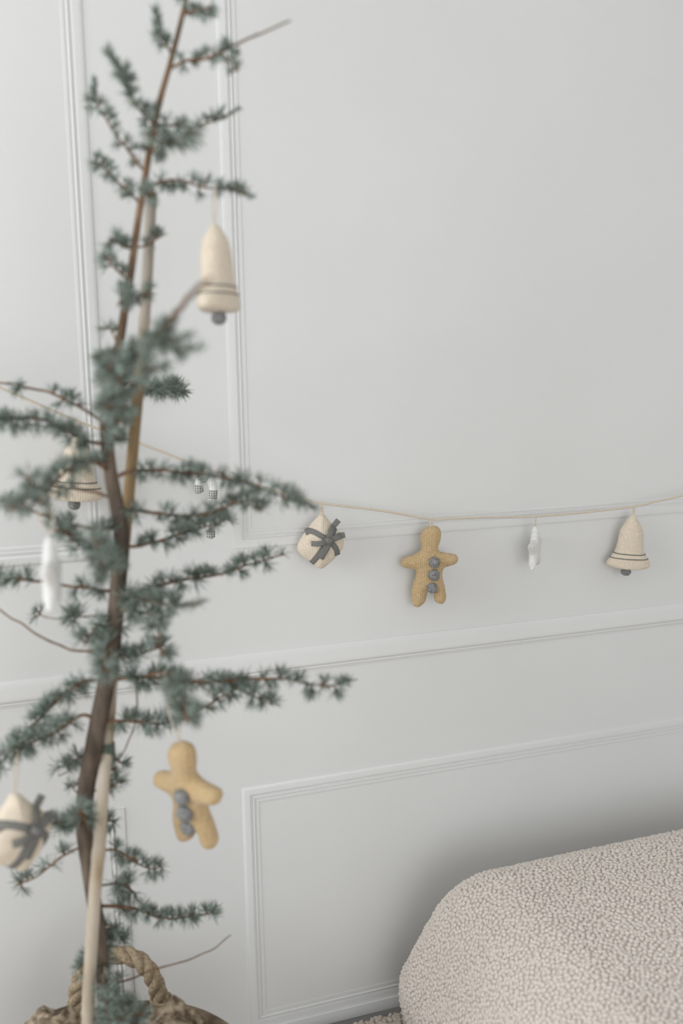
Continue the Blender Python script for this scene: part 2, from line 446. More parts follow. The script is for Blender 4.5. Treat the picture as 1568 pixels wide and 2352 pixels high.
# rope handle: three twisted strands over an arch at the back
def on_rim(px, py, extra=0):
    d = ray(px, py); t = (RIMZ - H) / d.z
    return CAM + d * t
arch_px = [(174, 2322, 1.386), (180, 2265, 1.392), (200, 2222, 1.397), (236, 2198, 1.401), (280, 2193, 1.404), (318, 2206, 1.405), (346, 2236, 1.406), (362, 2275, 1.407), (371, 2308, 1.408)]
arch = [P(x, y, h) - bk.location for x, y, h in arch_px]
def rim_foot(p):                          # straight down into the rim
    a = math.atan2(p.y, p.x); return Vector((RIMR * math.cos(a), RIMR * math.sin(a), RIMZ - .014))
arch = [rim_foot(arch[0])] + arch + [rim_foot(arch[-1])]
path = smooth_path(arch, .006)
def strands(path, R, rs, turns_per_m, mat, parent, nm='strand'):
    L = 0; ref = None; fr = []
    for i, p in enumerate(path):
        t = (path[min(i+1, len(path)-1)] - path[max(i-1, 0)]).normalized()
        if ref is None: ref = Vector((0, 1, 0)); 
        ref = (ref - t * ref.dot(t)).normalized(); b = t.cross(ref)
        if i: L += (p - path[i-1]).length
        fr.append((p, ref.copy(), b, L))
    core = MB(); core.tube(path, R * .8, 10); h = core.build('rope_handle', mat, parent)
    for s in range(3):
        pts = []
        for p, u, b, l in fr:
            a = 2 * math.pi * (s / 3 + l * turns_per_m); pts.append(p + (u * math.cos(a) + b * math.sin(a)) * R)
        m_ = MB(); m_.tube(pts, rs, 10); m_.build(nm, mat, h)
    return h
handle = strands(path, .0068, .0078, 15, M['rope'], bk)
for e in (path[4], path[-5]):   # cord whipping where the rope meets the rim
    mb = MB()
    for k in range(5):
        mb.tube([e + Vector((.0155 * math.cos(a), .0155 * math.sin(a), -.010 + .005 * k)) for a in [2*math.pi*j/20 for j in range(20)]], .003, 6, closed=True)
    mb.build('whipping', M['rope'], bk)

# ------------------------------------------------------------------ tree
tree = empty('cedar_tree', (base.x, base.y, .20), 'slender young blue-green cedar tree potted in the wicker basket', 'tree')
def on_tree(o): return world_child(o, tree)
# burlap-wrapped root ball
V = []; F = []; nu, nv = 64, 26
for j in range(nv + 1):
    ph = math.pi * j / nv
    for i in range(nu):
        th = 2 * math.pi * i / nu
        x, y, z = math.sin(ph) * math.cos(th), math.sin(ph) * math.sin(th), math.cos(ph)
        k = 1 + .10 * noise.noise((x * 2.5, y * 2.5, z * 2.5)) + .05 * noise.noise((x * 8, y * 8, z * 8))
        V.append((BC.x + .140 * x * k, BC.y + .140 * y * k, .150 + .100 * z * k * (1 if z > 0 else 1.1)))
for j in range(nv):
    for i in range(nu):
        l = (i + 1) % nu
        F.append((j * nu + i, (j + 1) * nu + i, (j + 1) * nu + l, j * nu + l))
on_tree(mesh('root_ball', V, F, M['burlap']))
# folds of burlap standing up to the rim on both sides
for (px, py, w) in ((118, 2345, .055), (395, 2335, .05)):
    c = P(px, py, TR_H + .05); mb = MB(); V = []; F = []
    for j in range(13):
        for i in range(24):
            th = 2 * math.pi * i / 24; ph = math.pi * j / 12
            x, y, z = math.sin(ph) * math.cos(th), math.sin(ph) * math.sin(th), math.cos(ph)
            k = 1 + .35 * noise.noise((x * 3 + px, y * 3, z * 3)) + .15 * noise.noise((x * 9, y * 9 + px, z * 9))
            V.append((c.x + w * x * k, c.y + w * y * k, c.z - .045 + .05 * z * k))
    for j in range(12):
        for i in range(24):
            l = (i + 1) % 24; F.append((j*24+i, (j+1)*24+i, (j+1)*24+l, j*24+l))
    on_tree(mesh('burlap_fold', V, F, M['burlap']))

trunk_px = [(446, -110, 3.5), (425, 8, 5), (395, 130, 5.5), (366, 235, 6.5), (346, 330, 7), (331, 420, 7), (315, 520, 7.5), (301, 620, 8), (285, 720, 9), (272, 800, 10),
            (256, 880, 12), (244, 950, 14), (246, 1020, 14), (256, 1100, 15), (270, 1170, 16), (279, 1240, 17), (273, 1320, 17.5), (266, 1400, 18), (258, 1480, 19),
            (246, 1560, 20), (230, 1640, 21), (212, 1730, 20), (197, 1820, 20), (193, 1900, 19), (203, 1980, 18), (214, 2060, 17), (226, 2140, 17), (235, 2220, 17), (240, 2300, 18), (244, 2420, 20)]
tp = [P(x, y, TR_H) for x, y, w in trunk_px]
tpath = smooth_path(tp, .012)
# radius follows height
zs = np.array([p.z for p in tp])[::-1]; ws = np.array([w * (TR_H / .94) / FPX for _, _, w in trunk_px])[::-1]
trad = [float(np.interp(p.z, zs, ws)) * (1 + .06 * noise.noise((p.x * 90, p.y * 90, p.z * 60))) for p in tpath]
mb = MB(); mb.tube(tpath, trad, 14); on_tree(mb.build('trunk', M['bark']))
tz = np.array([p.z for p in tpath])[::-1]
def trunk_at(z):
    a = np.array([[p.x, p.y] for p in tpath])[::-1]
    return Vector((float(np.interp(z, tz, a[:, 0])), float(np.interp(z, tz, a[:, 1])), z))

cane_px = [(200, 2440, 1.196), (203, 2300, 1.196), (208, 2200, 1.194), (218, 2050, 1.192), (228, 1940, 1.190), (237, 1800, 1.208), (247, 1700, 1.238), (262, 1500, 1.252), (281, 1300, 1.256), (299, 1100, 1.258), (308, 1000, 1.258),
           (317, 900, 1.258), (334, 700, 1.258), (348, 442, 1.258)]
cpts = smooth_path([P(x, y, h) for x, y, h in cane_px], .008)
_ca = np.array([tuple(p) for p in cpts])
class Needles:
    def __init__(s): s.b = []; s.d = []; s.l = []; s.w = []
    def add(s, b, d, l, w): s.b.append(tuple(b)); s.d.append(tuple(d)); s.l.append(l); s.w.append(w)
    def build(s, parent_obj):
        if not s.b: return
        b = np.array(s.b); d = np.array(s.d); d /= np.linalg.norm(d, axis=1, keepdims=True)
        l = np.array(s.l)[:, None]; w = np.array(s.w)[:, None]
        keep = np.ones(len(b), bool)          # needles lie against the cane, not through it
        for f in (0, .2, .4, .6, .8, 1.0):
            q = b + d * l * f
            near = np.where((np.abs(q[:, None, 2] - _ca[None, ::6, 2]).min(1) < .06))[0]
            if len(near): keep[near] &= np.sqrt(((q[near][:, None] - _ca[None]) ** 2).sum(2)).min(1) > .0112
        b, d, l, w = b[keep], d[keep], l[keep], w[keep]; n = len(b)
        if not n: return
        ref = np.where(np.abs(d[:, 2:3]) < .9, np.array([[0, 0, 1.]]), np.array([[1., 0, 0]]))
        u = np.cross(d, ref); u /= np.linalg.norm(u, axis=1, keepdims=True); v = np.cross(d, u)
        rs = np.random.RandomState(len(b)); bend = rs.uniform(-.10, .10, (n, 1)) * l
        V = np.zeros((n, 7, 3))
        for k in range(3):
            a = 2 * math.pi * k / 3; o = u * math.cos(a) + v * math.sin(a)
            V[:, k] = b + o * w * .8; V[:, 3 + k] = b + d * l * .6 + o * w + u * bend
        V[:, 6] = b + d * l + u * bend * .4
        V = V.reshape(-1, 3); i0 = np.arange(n) * 7; F = []
        for k in range(3):
            q = (k + 1) % 3
            F += list(zip((i0 + k).tolist(), (i0 + q).tolist(), (i0 + 3 + q).tolist(), (i0 + 3 + k).tolist()))
            F += list(zip((i0 + 3 + k).tolist(), (i0 + 3 + q).tolist(), (i0 + 6).tolist()))
        o = mesh('needles', V.tolist(), F, M['needles'])
        world_child(o, tree); o.parent = parent_obj; o['kind'] = 'stuff'
        return o
def rv():
    while True:
        v = Vector((rnd.uniform(-1, 1), rnd.uniform(-1, 1), rnd.uniform(-1, 1)))
        if .1 < v.length < 1: return v.normalized()
def rosette(nd, base, axis, L, n, spread=74, w=.00046):
    for _ in range(n):
        a = math.radians(rnd.uniform(8, spread)); perp = rv(); perp = (perp - axis * perp.dot(axis)).normalized()
        d = axis * math.cos(a) + perp * math.sin(a)
        nd.add(base + d * .001, d, L * rnd.uniform(.7, 1.12), w * rnd.uniform(.8, 1.2))
BR = []
def branch(px, h1, r0, r1, tufts=(), spears=(), h0=TR_H, hmid=None, up=.45):
    """px: photo polyline from the trunk outwards; tufts: (t0,t1,count,len mm,needles); spears: (t0,t1,needles,len mm)"""
    n = len(px); L = [0]
    for i in range(1, n): L.append(L[-1] + math.dist(px[i], px[i-1]))
    pts = []
    for i, (x, y) in enumerate(px):
        t = L[i] / L[-1]; h = h0 + (h1 - h0) * t
        if hmid is not None: h = h0 * (1-t)**2 + 2 * hmid * t * (1-t) + h1 * t * t
        pts.append(P(x, y, h))
    near = min((q for pth in [tpath] + BR for q in pth), key=lambda q: (q - pts[0]).length)
    if (near - pts[0]).length > .002:
        pts[0] = near.copy()
    path = smooth_path(pts, .006)
    path = [p + Vector((noise.noise(p * 40), noise.noise(p * 40 + Vector((9, 0, 0))), noise.noise(p * 40 + Vector((0, 9, 0))))) * .0022 * min(1, i / 4) for i, p in enumerate(path)]
    m = len(path); mb = MB(); r0 *= .001; r1 *= .001
    mb.tube(path, [r0 + (r1 - r0) * i / (m - 1) for i in range(m)], 7)
    nd = Needles(); upv = Vector((0, 0, 1))
    def at(t):
        f = min(max(t, 0), 1) * (m - 1); i = min(int(f), m - 2); q = path[i].lerp(path[i+1], f - i)
        return q, (path[min(i+2, m-1)] - path[max(i-1, 0)]).normalized()
    for t0, t1, cnt, Ln, nn in tufts:
        for k in range(cnt):
            t = t0 + (t1 - t0) * (k + rnd.uniform(.2, .8)) / cnt
            p, tan = at(t)
            for rep in range(2 if rnd.random() < .65 else 1):
                a = rv(); a = (a - tan * a.dot(tan)).normalized()
                ax = (a + upv * up * rnd.uniform(.3, 1.4) + tan * rnd.uniform(-.1, .45)).normalized()
                s = rnd.uniform(.002, .006); tip = p + ax * s
                mb.tube([p, tip, tip + ax * .0015], [.0011, .0015, .0008], 5)
                rosette(nd, tip, ax, Ln * .00108 * rnd.uniform(.8, 1.15), int(nn * .98 * rnd.uniform(.75, 1.2)))
    for t0, t1, cnt, Ln in spears:
        for k in range(int(cnt * 1.25)):
            t = rnd.uniform(t0, t1); p, tan = at(t)
            perp = rv(); perp = (perp - tan * perp.dot(tan)).normalized()
            a = math.radians(rnd.uniform(18, 52)); d = tan * math.cos(a) + perp * math.sin(a)
            nd.add(p, d, Ln * .001 * rnd.uniform(.7, 1.1), .00048)
    o = on_tree(mb.build('branch', M['twig'])); o.parent = tree
    nd.build(o)
    BR.append(path)
    return o

T = TR_H
# crown
branch([(418, 40), (440, 28), (462, 22), (475, 12)], T - .02, 1.6, .8, [(.1, 1, 5, 12, 26)])
branch([(428, 0), (420, -25), (424, -60)], T, 1.6, .8, [(0, .9, 5, 13, 26)])
branch([(396, 128), (380, 100), (368, 72), (357, 22)], T - .03, 1.8, .6, [(.25, .7, 4, 12, 26)], [(.35, 1, 130, 13)])
branch([(393, 152), (430, 140), (475, 134), (520, 112), (590, 82), (665, 47)], T - .05, 2.0, 1.0, [(.10, .52, 9, 13, 26)], [(.5, 1, 40, 5)])
branch([(505, 122), (528, 142), (548, 162)], T - .06, 1.2, .7, [(.2, 1, 3, 10, 22)], h0=T - .025)
branch([(352, 292), (322, 255), (296, 205), (270, 160), (248, 118)], T - .06, 2.0, .8, [(.05, .75, 9, 14, 30)], [(.4, 1, 230, 14)])
branch([(330, 402), (308, 365), (272, 318), (238, 268), (218, 240), (213, 188)], T + .03, 1.8, .6, [(.15, .85, 9, 13, 26)], [(.75, 1, 80, 11)])
branch([(348, 288), (400, 290), (460, 288), (508, 272), (552, 246)], T + .02, 1.8, 1.0, [(.1, .8, 8, 13, 26)], [(.7, 1, 60, 7)])
branch([(345, 345), (372, 330), (410, 318), (452, 305)], T - .13, 2.0, .9, [(.0, .95, 9, 16, 34)], [(.2, 1, 120, 15)])
branch([(350, 265), (352, 285), (358, 305)], T - .08, 1.5, 1, [(.0, 1, 4, 14, 28)])
branch([(322, 458), (292, 436), (252, 398), (214, 362)], T + .02, 1.8, .8, [(.1, 1, 9, 13, 26)])
branch([(326, 452), (362, 418), (420, 414), (470, 432), (520, 430), (576, 452)], T - .01, 1.8, .8, [(.15, .95, 13, 13, 26)], [(.7, 1, 50, 11)])
branch([(330, 452), (345, 446), (355, 440)], T - .05, 1.6, 1, [(.0, 1, 4, 13, 30)])
branch([(310, 578), (284, 568), (250, 548)], T - .02, 1.6, .9, [(.2, 1, 6, 13, 28)])
branch([(303, 640), (272, 622), (240, 588)], T - .03, 1.6, .9, [(.15, 1, 6, 13, 28)])
branch([(312, 580), (340, 562), (374, 542)], T + .03, 1.4, .8, [(.3, 1, 4, 12, 26)])
branch([(296, 665), (285, 672), (268, 702)], T - .08, 1.6, .9, [(.0, 1, 6, 14, 30)])
branch([(292, 684), (318, 684), (348, 668)], T - .04, 1.4, .8, [(.2, 1, 4, 12, 24)])
branch([(278, 792), (262, 772), (248, 752)], T, 1.4, .8, [(.6, 1, 2, 13, 26)])
# limb reaching towards the lens
branch([(262, 872), (305, 832), (345, 790), (386, 742), (440, 676), (482, 640)], .84, 3.4, 2.4, [(.0, .55, 13, 19, 44)], [(.2, .62, 330, 18), (.6, 1, 26, 5)], h0=T - .01)
branch([(345, 792), (392, 782), (436, 768)], .96, 1.6, .7, [(.1, .7, 3, 13, 26)], [(.1, 1, 120, 15)], h0=1.055)
branch([(340, 798), (395, 802), (460, 795)], .94, 1.6, .7, [(.1, .6, 3, 13, 26)], [(.1, 1, 150, 15)], h0=1.055)
branch([(258, 885), (310, 880), (350, 855), (358, 838)], 1.02, 1.8, .8, [(.1, 1, 6, 15, 34)], [(.4, 1, 70, 14)])
# limb reaching back towards the wall
branch([(258, 905), (320, 896), (370, 892), (424, 897)], 1.52, 2.4, 1.0, [(.1, .96, 13, 20, 46)], [(.25, 1, 760, 23)])
# tufts close around the stem
for (x, y, dh, L_, c) in ((240, 812, .06, 16, 5), (252, 845, .12, 17, 6), (275, 870, .16, 18, 6), (262, 905, .14, 17, 6), (240, 870, .03, 16, 4), (285, 930, .12, 16, 6),
                          (272, 965, .06, 15, 5), (270, 1000, .03, 14, 4), (285, 955, .02, 15, 4), (248, 930, .16, 17, 5)):
    branch([(262, y + 22), ((262 + x) / 2, y + 10), (x, y)], T - dh, 1.8, 1.0, [(.25, 1, c, L_, 30)])
# left side
branch([(236, 962), (170, 928), (100, 898), (40, 884), (-60, 874)], T + .06, 2.2, 1.2, [(.2, .42, 5, 15, 28), (.62, .68, 2, 15, 28)])
branch([(242, 1028), (200, 1014), (150, 986), (90, 966), (0, 964), (-50, 960)], T - .03, 2.6, 1.4, [(.12, 1, 22, 17, 30)])
branch([(250, 1072), (205, 1060), (150, 1085), (100, 1128), (62, 1098)], T - .16, 2.6, 1.2, [(.08, 1, 18, 17, 32)])
branch([(150, 1085), (110, 1120), (75, 1160), (20, 1170)], T - .22, 1.8, 1.0, [(.2, 1, 10, 16, 32)], h0=T - .09)
branch([(252, 1145), (212, 1130), (165, 1122), (128, 1118)], T - .02, 2.0, 1.2, [(.7, 1, 3, 14, 26)])
branch([(268, 1212), (200, 1212), (145, 1200), (112, 1188)], T - .03, 2.4, 1.2, [(.1, .35, 4, 17, 28), (.6, 1, 6, 16, 28)])
branch([(112, 1188), (60, 1170), (18, 1162), (-50, 1176)], T + .01, 1.4, 1.0, [(.5, 1, 5, 15, 28)], h0=T - .03)
branch([(274, 1270), (225, 1265), (185, 1252), (150, 1225), (125, 1215)], T - .10, 2.4, 1.2, [(.15, 1, 13, 17, 30)])
branch([(272, 1290), (235, 1275), (215, 1240)], T - .2, 2.2, 1.2, [(.1, 1, 9, 19, 36)])
branch([(274, 1300), (250, 1310), (228, 1290)], T - .16, 2.0, 1.2, [(.1, 1, 8, 19, 36)])
branch([(270, 1352), (215, 1352), (150, 1345), (90, 1334), (30, 1330), (-40, 1318)], T + .02, 2.6, 1.3, [(.08, .3, 6, 18, 28), (.58, .98, 8, 17, 28)])
branch([(264, 1420), (222, 1412), (178, 1418), (158, 1414)], T + .02, 1.5, .8, [(.78, 1, 4, 19, 28)])
branch([(250, 1500), (160, 1491), (100, 1466), (50, 1434), (0, 1400), (-40, 1362)], T + .03, 1.8, 1.0, [(.0, .10, 3, 18, 26)])
branch([(160, 1415), (130, 1420), (102, 1418), (86, 1406)], T + .05, .9, .7, [(.9, 1, 2, 12, 26)], h0=T + .02)
branch([(262, 1440), (236, 1432), (212, 1450), (196, 1482)], T - .06, 1.8, 1.0, [(.2, 1, 8, 18, 28)])
branch([(258, 1465), (244, 1505), (240, 1545)], T - .15, 2.0, 1.2, [(.1, 1, 10, 19, 36)])
branch([(240, 1562), (180, 1570), (135, 1606), (90, 1650), (45, 1698), (10, 1740), (-30, 1780)], T - .02, 3.0, 1.3, [(.1, 1, 26, 18, 30)])
branch([(222, 1655), (190, 1640), (150, 1668), (112, 1690), (60, 1716), (30, 1730)], T - .05, 2.6, 1.2, [(.3, 1, 15, 18, 30)])
branch([(200, 1732), (166, 1750), (142, 1762)], T + .01, 1.6, .9, [(.35, 1, 6, 17, 26)])
branch([(198, 1738), (170, 1762), (135, 1782)], T + .03, 1.2, .8, [(.55, .75, 2, 14, 18)])
branch([(190, 1840), (172, 1815), (164, 1800)], T, 1.2, .8, [(.6, 1, 2, 13, 22)])
branch([(194, 1895), (165, 1886), (140, 1892), (108, 1894)], T - .06, 2.2, 1.2, [(.0, .8, 11, 18, 32)])
branch([(194, 1895), (195, 1880), (180, 1868)], T - .12, 2.0, 1.2, [(.1, 1, 9, 18, 34)])
branch([(200, 1900), (228, 1892), (265, 1884)], T + .05, 1.8, 1.0, [(.1, 1, 8, 17, 30)])
branch([(198, 1940), (152, 1962), (112, 1990), (72, 2022), (36, 2032)], T, 1.8, .9, [(.15, .3, 2, 18, 20), (.5, .58, 2, 18, 20), (.72, 1, 4, 17, 20)])
# right side
branch([(258, 1100), (300, 1082), (370, 1080), (440, 1086), (520, 1098), (600, 1122), (690, 1152), (724, 1168)], T - .06, 2.8, .9, [(.1, .26, 4, 15, 26), (.3, .95, 22, 16, 30)], [(.85, 1, 70, 13)])
branch([(270, 1176), (340, 1176), (430, 1184), (500, 1172), (560, 1152), (602, 1148)], T - .01, 2.6, .9, [(.05, .2, 3, 15, 22), (.25, 1, 18, 15, 28)])
branch([(560, 1150), (590, 1170), (600, 1178)], T - .04, 1.2, .8, [(.2, 1, 3, 14, 28)], h0=T - .01)
branch([(282, 1262), (340, 1248), (420, 1226), (490, 1204), (532, 1186)], T + .08, 2.6, 1.0, [(.12, 1, 18, 16, 32)])
branch([(270, 1384), (330, 1356), (420, 1332), (500, 1320), (580, 1294), (652, 1272)], T + .08, 3.0, 1.0, [(.05, .5, 14, 19, 32), (.5, 1, 10, 17, 34)])
branch([(270, 1362), (335, 1378), (400, 1392), (466, 1384)], T - .12, 2.4, .9, [(.1, .75, 11, 19, 36)], [(.6, 1, 90, 15)])
branch([(272, 1400), (320, 1406), (352, 1418), (366, 1465), (372, 1505)], T - .12, 2.2, 1.0, [(.15, 1, 14, 17, 34)])
branch([(262, 1436), (290, 1425), (306, 1418)], T, 1.2, .8, [(.0, .3, 2, 19, 22)])
branch([(258, 1506), (300, 1510), (350, 1494), (378, 1482)], T, 2.0, 1.0, [(.1, 1, 11, 18, 32)])
branch([(252, 1562), (340, 1556), (450, 1566), (560, 1560), (660, 1560), (740, 1576), (820, 1562)], T - .02, 3.4, .9, [(.08, .55, 22, 18, 32), (.55, .98, 13, 16, 32)])
branch([(500, 1562), (545, 1582), (585, 1600), (628, 1622)], T - .01, 1.8, .8, [(.2, 1, 9, 16, 30)])
branch([(242, 1652), (310, 1656), (395, 1662), (440, 1642), (500, 1606), (545, 1582)], T + .01, 2.6, 1.0, [(.12, .5, 11, 18, 30), (.55, 1, 10, 17, 30)])
branch([(330, 1556), (392, 1548), (415, 1592), (428, 1662)], T - .2, 2.2, 1.2, [(.3, 1, 15, 18, 40)])
branch([(318, 1558), (312, 1636), (300, 1692), (272, 1752)], T + .03, 1.2, .8, [(.97, 1, 2, 15, 26)])
branch([(232, 1776), (255, 1770), (268, 1762)], T + .02, 1.4, .9, [(.4, 1, 4, 17, 28)])
branch([(228, 1820), (255, 1808), (272, 1796)], T + .02, 1.4, .9, [(.5, 1, 4, 18, 28)])
branch([(215, 1950), (262, 1950), (295, 1968), (340, 1992), (376, 1990)], T + .04, 2.0, .9, [(.3, 1, 13, 16, 30)])
branch([(222, 2034), (262, 2030), (290, 2034), (312, 2052)], T + .05, 1.6, .9, [(.35, 1, 7, 20, 26)])
branch([(226, 2088), (300, 2086), (370, 2108), (440, 2106), (500, 2092)], T + .05, 2.6, .9, [(.15, .3, 4, 15, 24), (.3, 1, 17, 16, 30)])
branch([(232, 2110), (262, 2130), (280, 2160)], T + .04, 1.6, .9, [(.2, 1, 8, 17, 26)])
branch([(238, 2262), (275, 2257), (370, 2222), (470, 2190), (530, 2148)], T + .06, 1.6, .7, [(.1, .16, 2, 13, 20)])
branch([(228, 2190), (200, 2210), (182, 2235)], T - .02, 1.5, .9, [(.2, 1, 6, 15, 26)])
branch([(236, 2200), (240, 2260), (244, 2330)], T - .10, 1.8, 1.0, [(.0, 1, 12, 16, 30)])
for (x, y, dh) in ((262, 2290, .04), (300, 2310, .06), (330, 2330, .08), (285, 2340, .1), (255, 2340, .08), (320, 2350, .02), (240, 2160, -.02), (270, 2330, .02)):
    branch([(240, y + 20), ((240 + x) / 2, y + 8), (x, y)], T - dh, 1.8, 1.0, [(.2, 1, 6, 17, 32)])

# bamboo cane
cane = empty('bamboo_cane', tuple(cpts[0]), 'tall tan bamboo cane supporting the cedar trunk', 'cane')
rad = []; L_ = 0
for i, p in enumerate(cpts):
    if i: L_ += (p - cpts[i-1]).length
    d = abs(((L_ + .04) % .23) - .115 - 0); rad.append((.0086 - .0018 * i / len(cpts)) * (1 + (.10 if d < .006 else 0)))
mb = MB(); mb.tube(cpts, rad, 14); o = world_child(mb.build('shaft', M['bamboo']), cane)
mb = MB(); q = min(cpts, key=lambda p: (p - P(243, 1722, 1.215)).length)
for k in range(5):
    mb.tube([q + Vector((.0092 * math.cos(a), .0092 * math.sin(a), .0032 * (k - 2))) for a in [2*math.pi*j/20 for j in range(20)]], .0018, 6, closed=True)
world_child(mb.build('tie', M['green_tape']), cane)

# ------------------------------------------------------------------ ornaments
def dense(outline, step):
    out = []
    n = len(outline)
    P_ = [Vector((x, y, 0)) for x, y in outline]
    for i in range(n):
        p0, p1, p2, p3 = P_[i-1], P_[i], P_[(i+1) % n], P_[(i+2) % n]
        k = max(1, int(round((p2 - p1).length / step)))
        for j in range(k):
            t = j / k
            q = 0.5 * ((2*p1) + (p2-p0)*t + (2*p0-5*p1+4*p2-p3)*t*t + (3*p1-p0-3*p2+p3)*t*t*t)
            out.append((q.x, q.y))
    return out
class Plush:
    """cloth shape stuffed to a pillow from its outline (metres, x right, z up, facing -y)"""
    def __init__(s, outline, thick, R, step=.0022, smooth=True):
        s.o = np.array(dense(outline, step) if smooth else outline); s.t = thick; s.R = R; s.step = step
    def dist(s, pts):
        a = s.o; b = np.roll(a, -1, 0); p = np.asarray(pts)[:, None, :]
        ab = (b - a)[None]; t = np.clip(((p - a[None]) * ab).sum(2) / (ab ** 2).sum(2), 0, 1)
        return np.sqrt((((a[None] + ab * t[..., None]) - p) ** 2).sum(2)).min(1)
    def inside(s, pts):
        a = s.o; b = np.roll(a, -1, 0); p = np.asarray(pts); r = np.zeros(len(p), bool)
        for (x0, y0), (x1, y1) in zip(a, b):
            c = ((y0 > p[:, 1]) != (y1 > p[:, 1]))
            if y1 != y0: r ^= c & (p[:, 0] < (x1 - x0) * (p[:, 1] - y0) / (y1 - y0) + x0)
        return r
    def height(s, pts):
        d = np.minimum(s.dist(pts), s.R) / s.R
        h = s.t * np.sqrt(np.maximum(0, 1 - (1 - d) ** 2))
        return np.where(s.inside(pts), h, 0)
    def build(s, name, mat, parent):
        lo, hi = s.o.min(0), s.o.max(0); g = []
        st = s.step
        for j, y in enumerate(np.arange(lo[1], hi[1], st * .87)):
            for x in np.arange(lo[0] + (st / 2 if j % 2 else 0), hi[0], st): g.append((x, y))
        g = np.array(g); g = g[s.inside(g)]; g = g[s.dist(g) > st * .35]
        nb = len(s.o); pts = np.vstack([s.o, g])
        r = delaunay_2d_cdt([Vector(p) for p in pts], [(i, (i + 1) % nb) for i in range(nb)], [], 1, 1e-7)
        vs = np.array([(v.x, v.y) for v in r[0]]); fs = r[2]
        h = s.height(vs); edge = s.dist(vs) < 1e-6; h[edge] = 0
        nv = len(vs); V = [(x, -hh, z) for (x, z), hh in zip(vs, h)]; back = {}
        for i in range(nv):
            if edge[i]: back[i] = i
            else: back[i] = len(V); V.append((vs[i][0], h[i], vs[i][1]))
        F = [tuple(f) for f in fs] + [tuple(back[i] for i in reversed(f)) for f in fs]
        return mesh(name, V, F, mat, parent)
def pompom(name, loc, r, parent, sq=(1, 1, 1)):
    bm = bmesh.new(); bmesh.ops.create_icosphere(bm, subdivisions=5, radius=1)
    q = random.Random(int(abs(loc[0]) * 1e5) + int(abs(loc[2]) * 1e5) + 3)
    for v in bm.verts:
        k = 1 + .07 * noise.noise(v.co * 3.2 + Vector((q.random(), 0, 0))) + .10 * noise.noise(v.co * 11) + q.uniform(-.05, .09)
        v.co = Vector((v.co.x * sq[0], v.co.y * sq[1], v.co.z * sq[2])) * r * k + Vector(loc)
    m = bpy.data.meshes.new(name); bm.to_mesh(m); bm.free(); m.materials.append(M['grey_pompom'])
    m.polygons.foreach_set('use_smooth', [True] * len(m.polygons))
    o = bpy.data.objects.new(name, m); C.objects.link(o); o.parent = parent
    return o
def placed(name, anchor, label, cat, rot=(0, 0, 0), group=None, scale=1):
    """anchor: hanging point; local x = picture right, -y towards the room; rot: extra tilt (x, y, z)"""
    o = empty(name, tuple(anchor), label, cat, group)
    m = Matrix.Rotation(-YAW + rot[2], 4, 'Z') @ Matrix.Rotation(rot[0], 4, 'X') @ Matrix.Rotation(rot[1], 4, 'Y')
    o.rotation_euler = m.to_euler(); o.scale = (scale,) * 3
    return o
R = math.radians
GING = [(840,282),(900,300),(945,350),(962,430),(955,520),(930,600),(908,680),(940,735),(1010,755),(1100,770),(1200,785),(1250,815),(1270,870),(1255,930),(1200,970),(1100,1000),(1015,1030),(992,1090),(987,1160),(1000,1250),(1030,1350),(1045,1450),(1058,1530),(1045,1600),(1010,1650),(960,1670),(900,1650),(850,1610),(835,1540),(830,1460),(800,1425),(760,1422),(715,1460),(700,1530),(680,1610),(640,1660),(570,1712),(500,1712),(455,1680),(432,1600),(425,1500),(430,1400),(450,1300),(490,1190),(508,1080),(490,1045),(400,1035),(310,1015),(250,985),(232,920),(250,860),(320,825),(410,805),(500,765),(570,730),(603,690),(600,610),(585,540),(590,460),(620,380),(680,325),(760,290)]
GS = 1.745 / FPX / 7.84                       # crop pixels to metres at the garland
gp = Plush([((x - 785) * GS, -(y - 290) * GS / .955) for x, y in GING], .014, .017)
def gingerbread(name, anchor, label, rot, scale, tab):
    t = placed(name, anchor, label, 'ornament', rot, scale=scale)
    off = Vector((0, 0, -tab))
    b = gp.build('body', M['ginger_knit'], t); b.location = off
    for x, y, r in ((828, 890, 100), (820, 1115, 105), (790, 1345, 97)):
        lx, lz = (x - 785) * GS, -(y - 290) * GS / .955
        h = float(gp.height([(lx, lz)])[0])
        pompom('pompom_button', (lx, -h - r * GS * .35, lz - tab), r * GS * .93, t, (1, .8, 1))
    return t
def loop(parent, top, bottom, r=.0013, half=.0022):
    mb = MB(); d = (Vector(bottom) - Vector(top))
    pts = [Vector(top) + Vector((half * math.sin(math.pi * k / 8), 0, 0)) + d * (k / 8) for k in range(9)]
    pts2 = [Vector(top) + Vector((-half * math.sin(math.pi * k / 8), 0, 0)) + d * (k / 8) for k in range(9)]
    mb.tube(pts, r, 6); mb.tube(pts2, r, 6)
    return mb.build('hanging_loop', M['cream_cord'], parent)

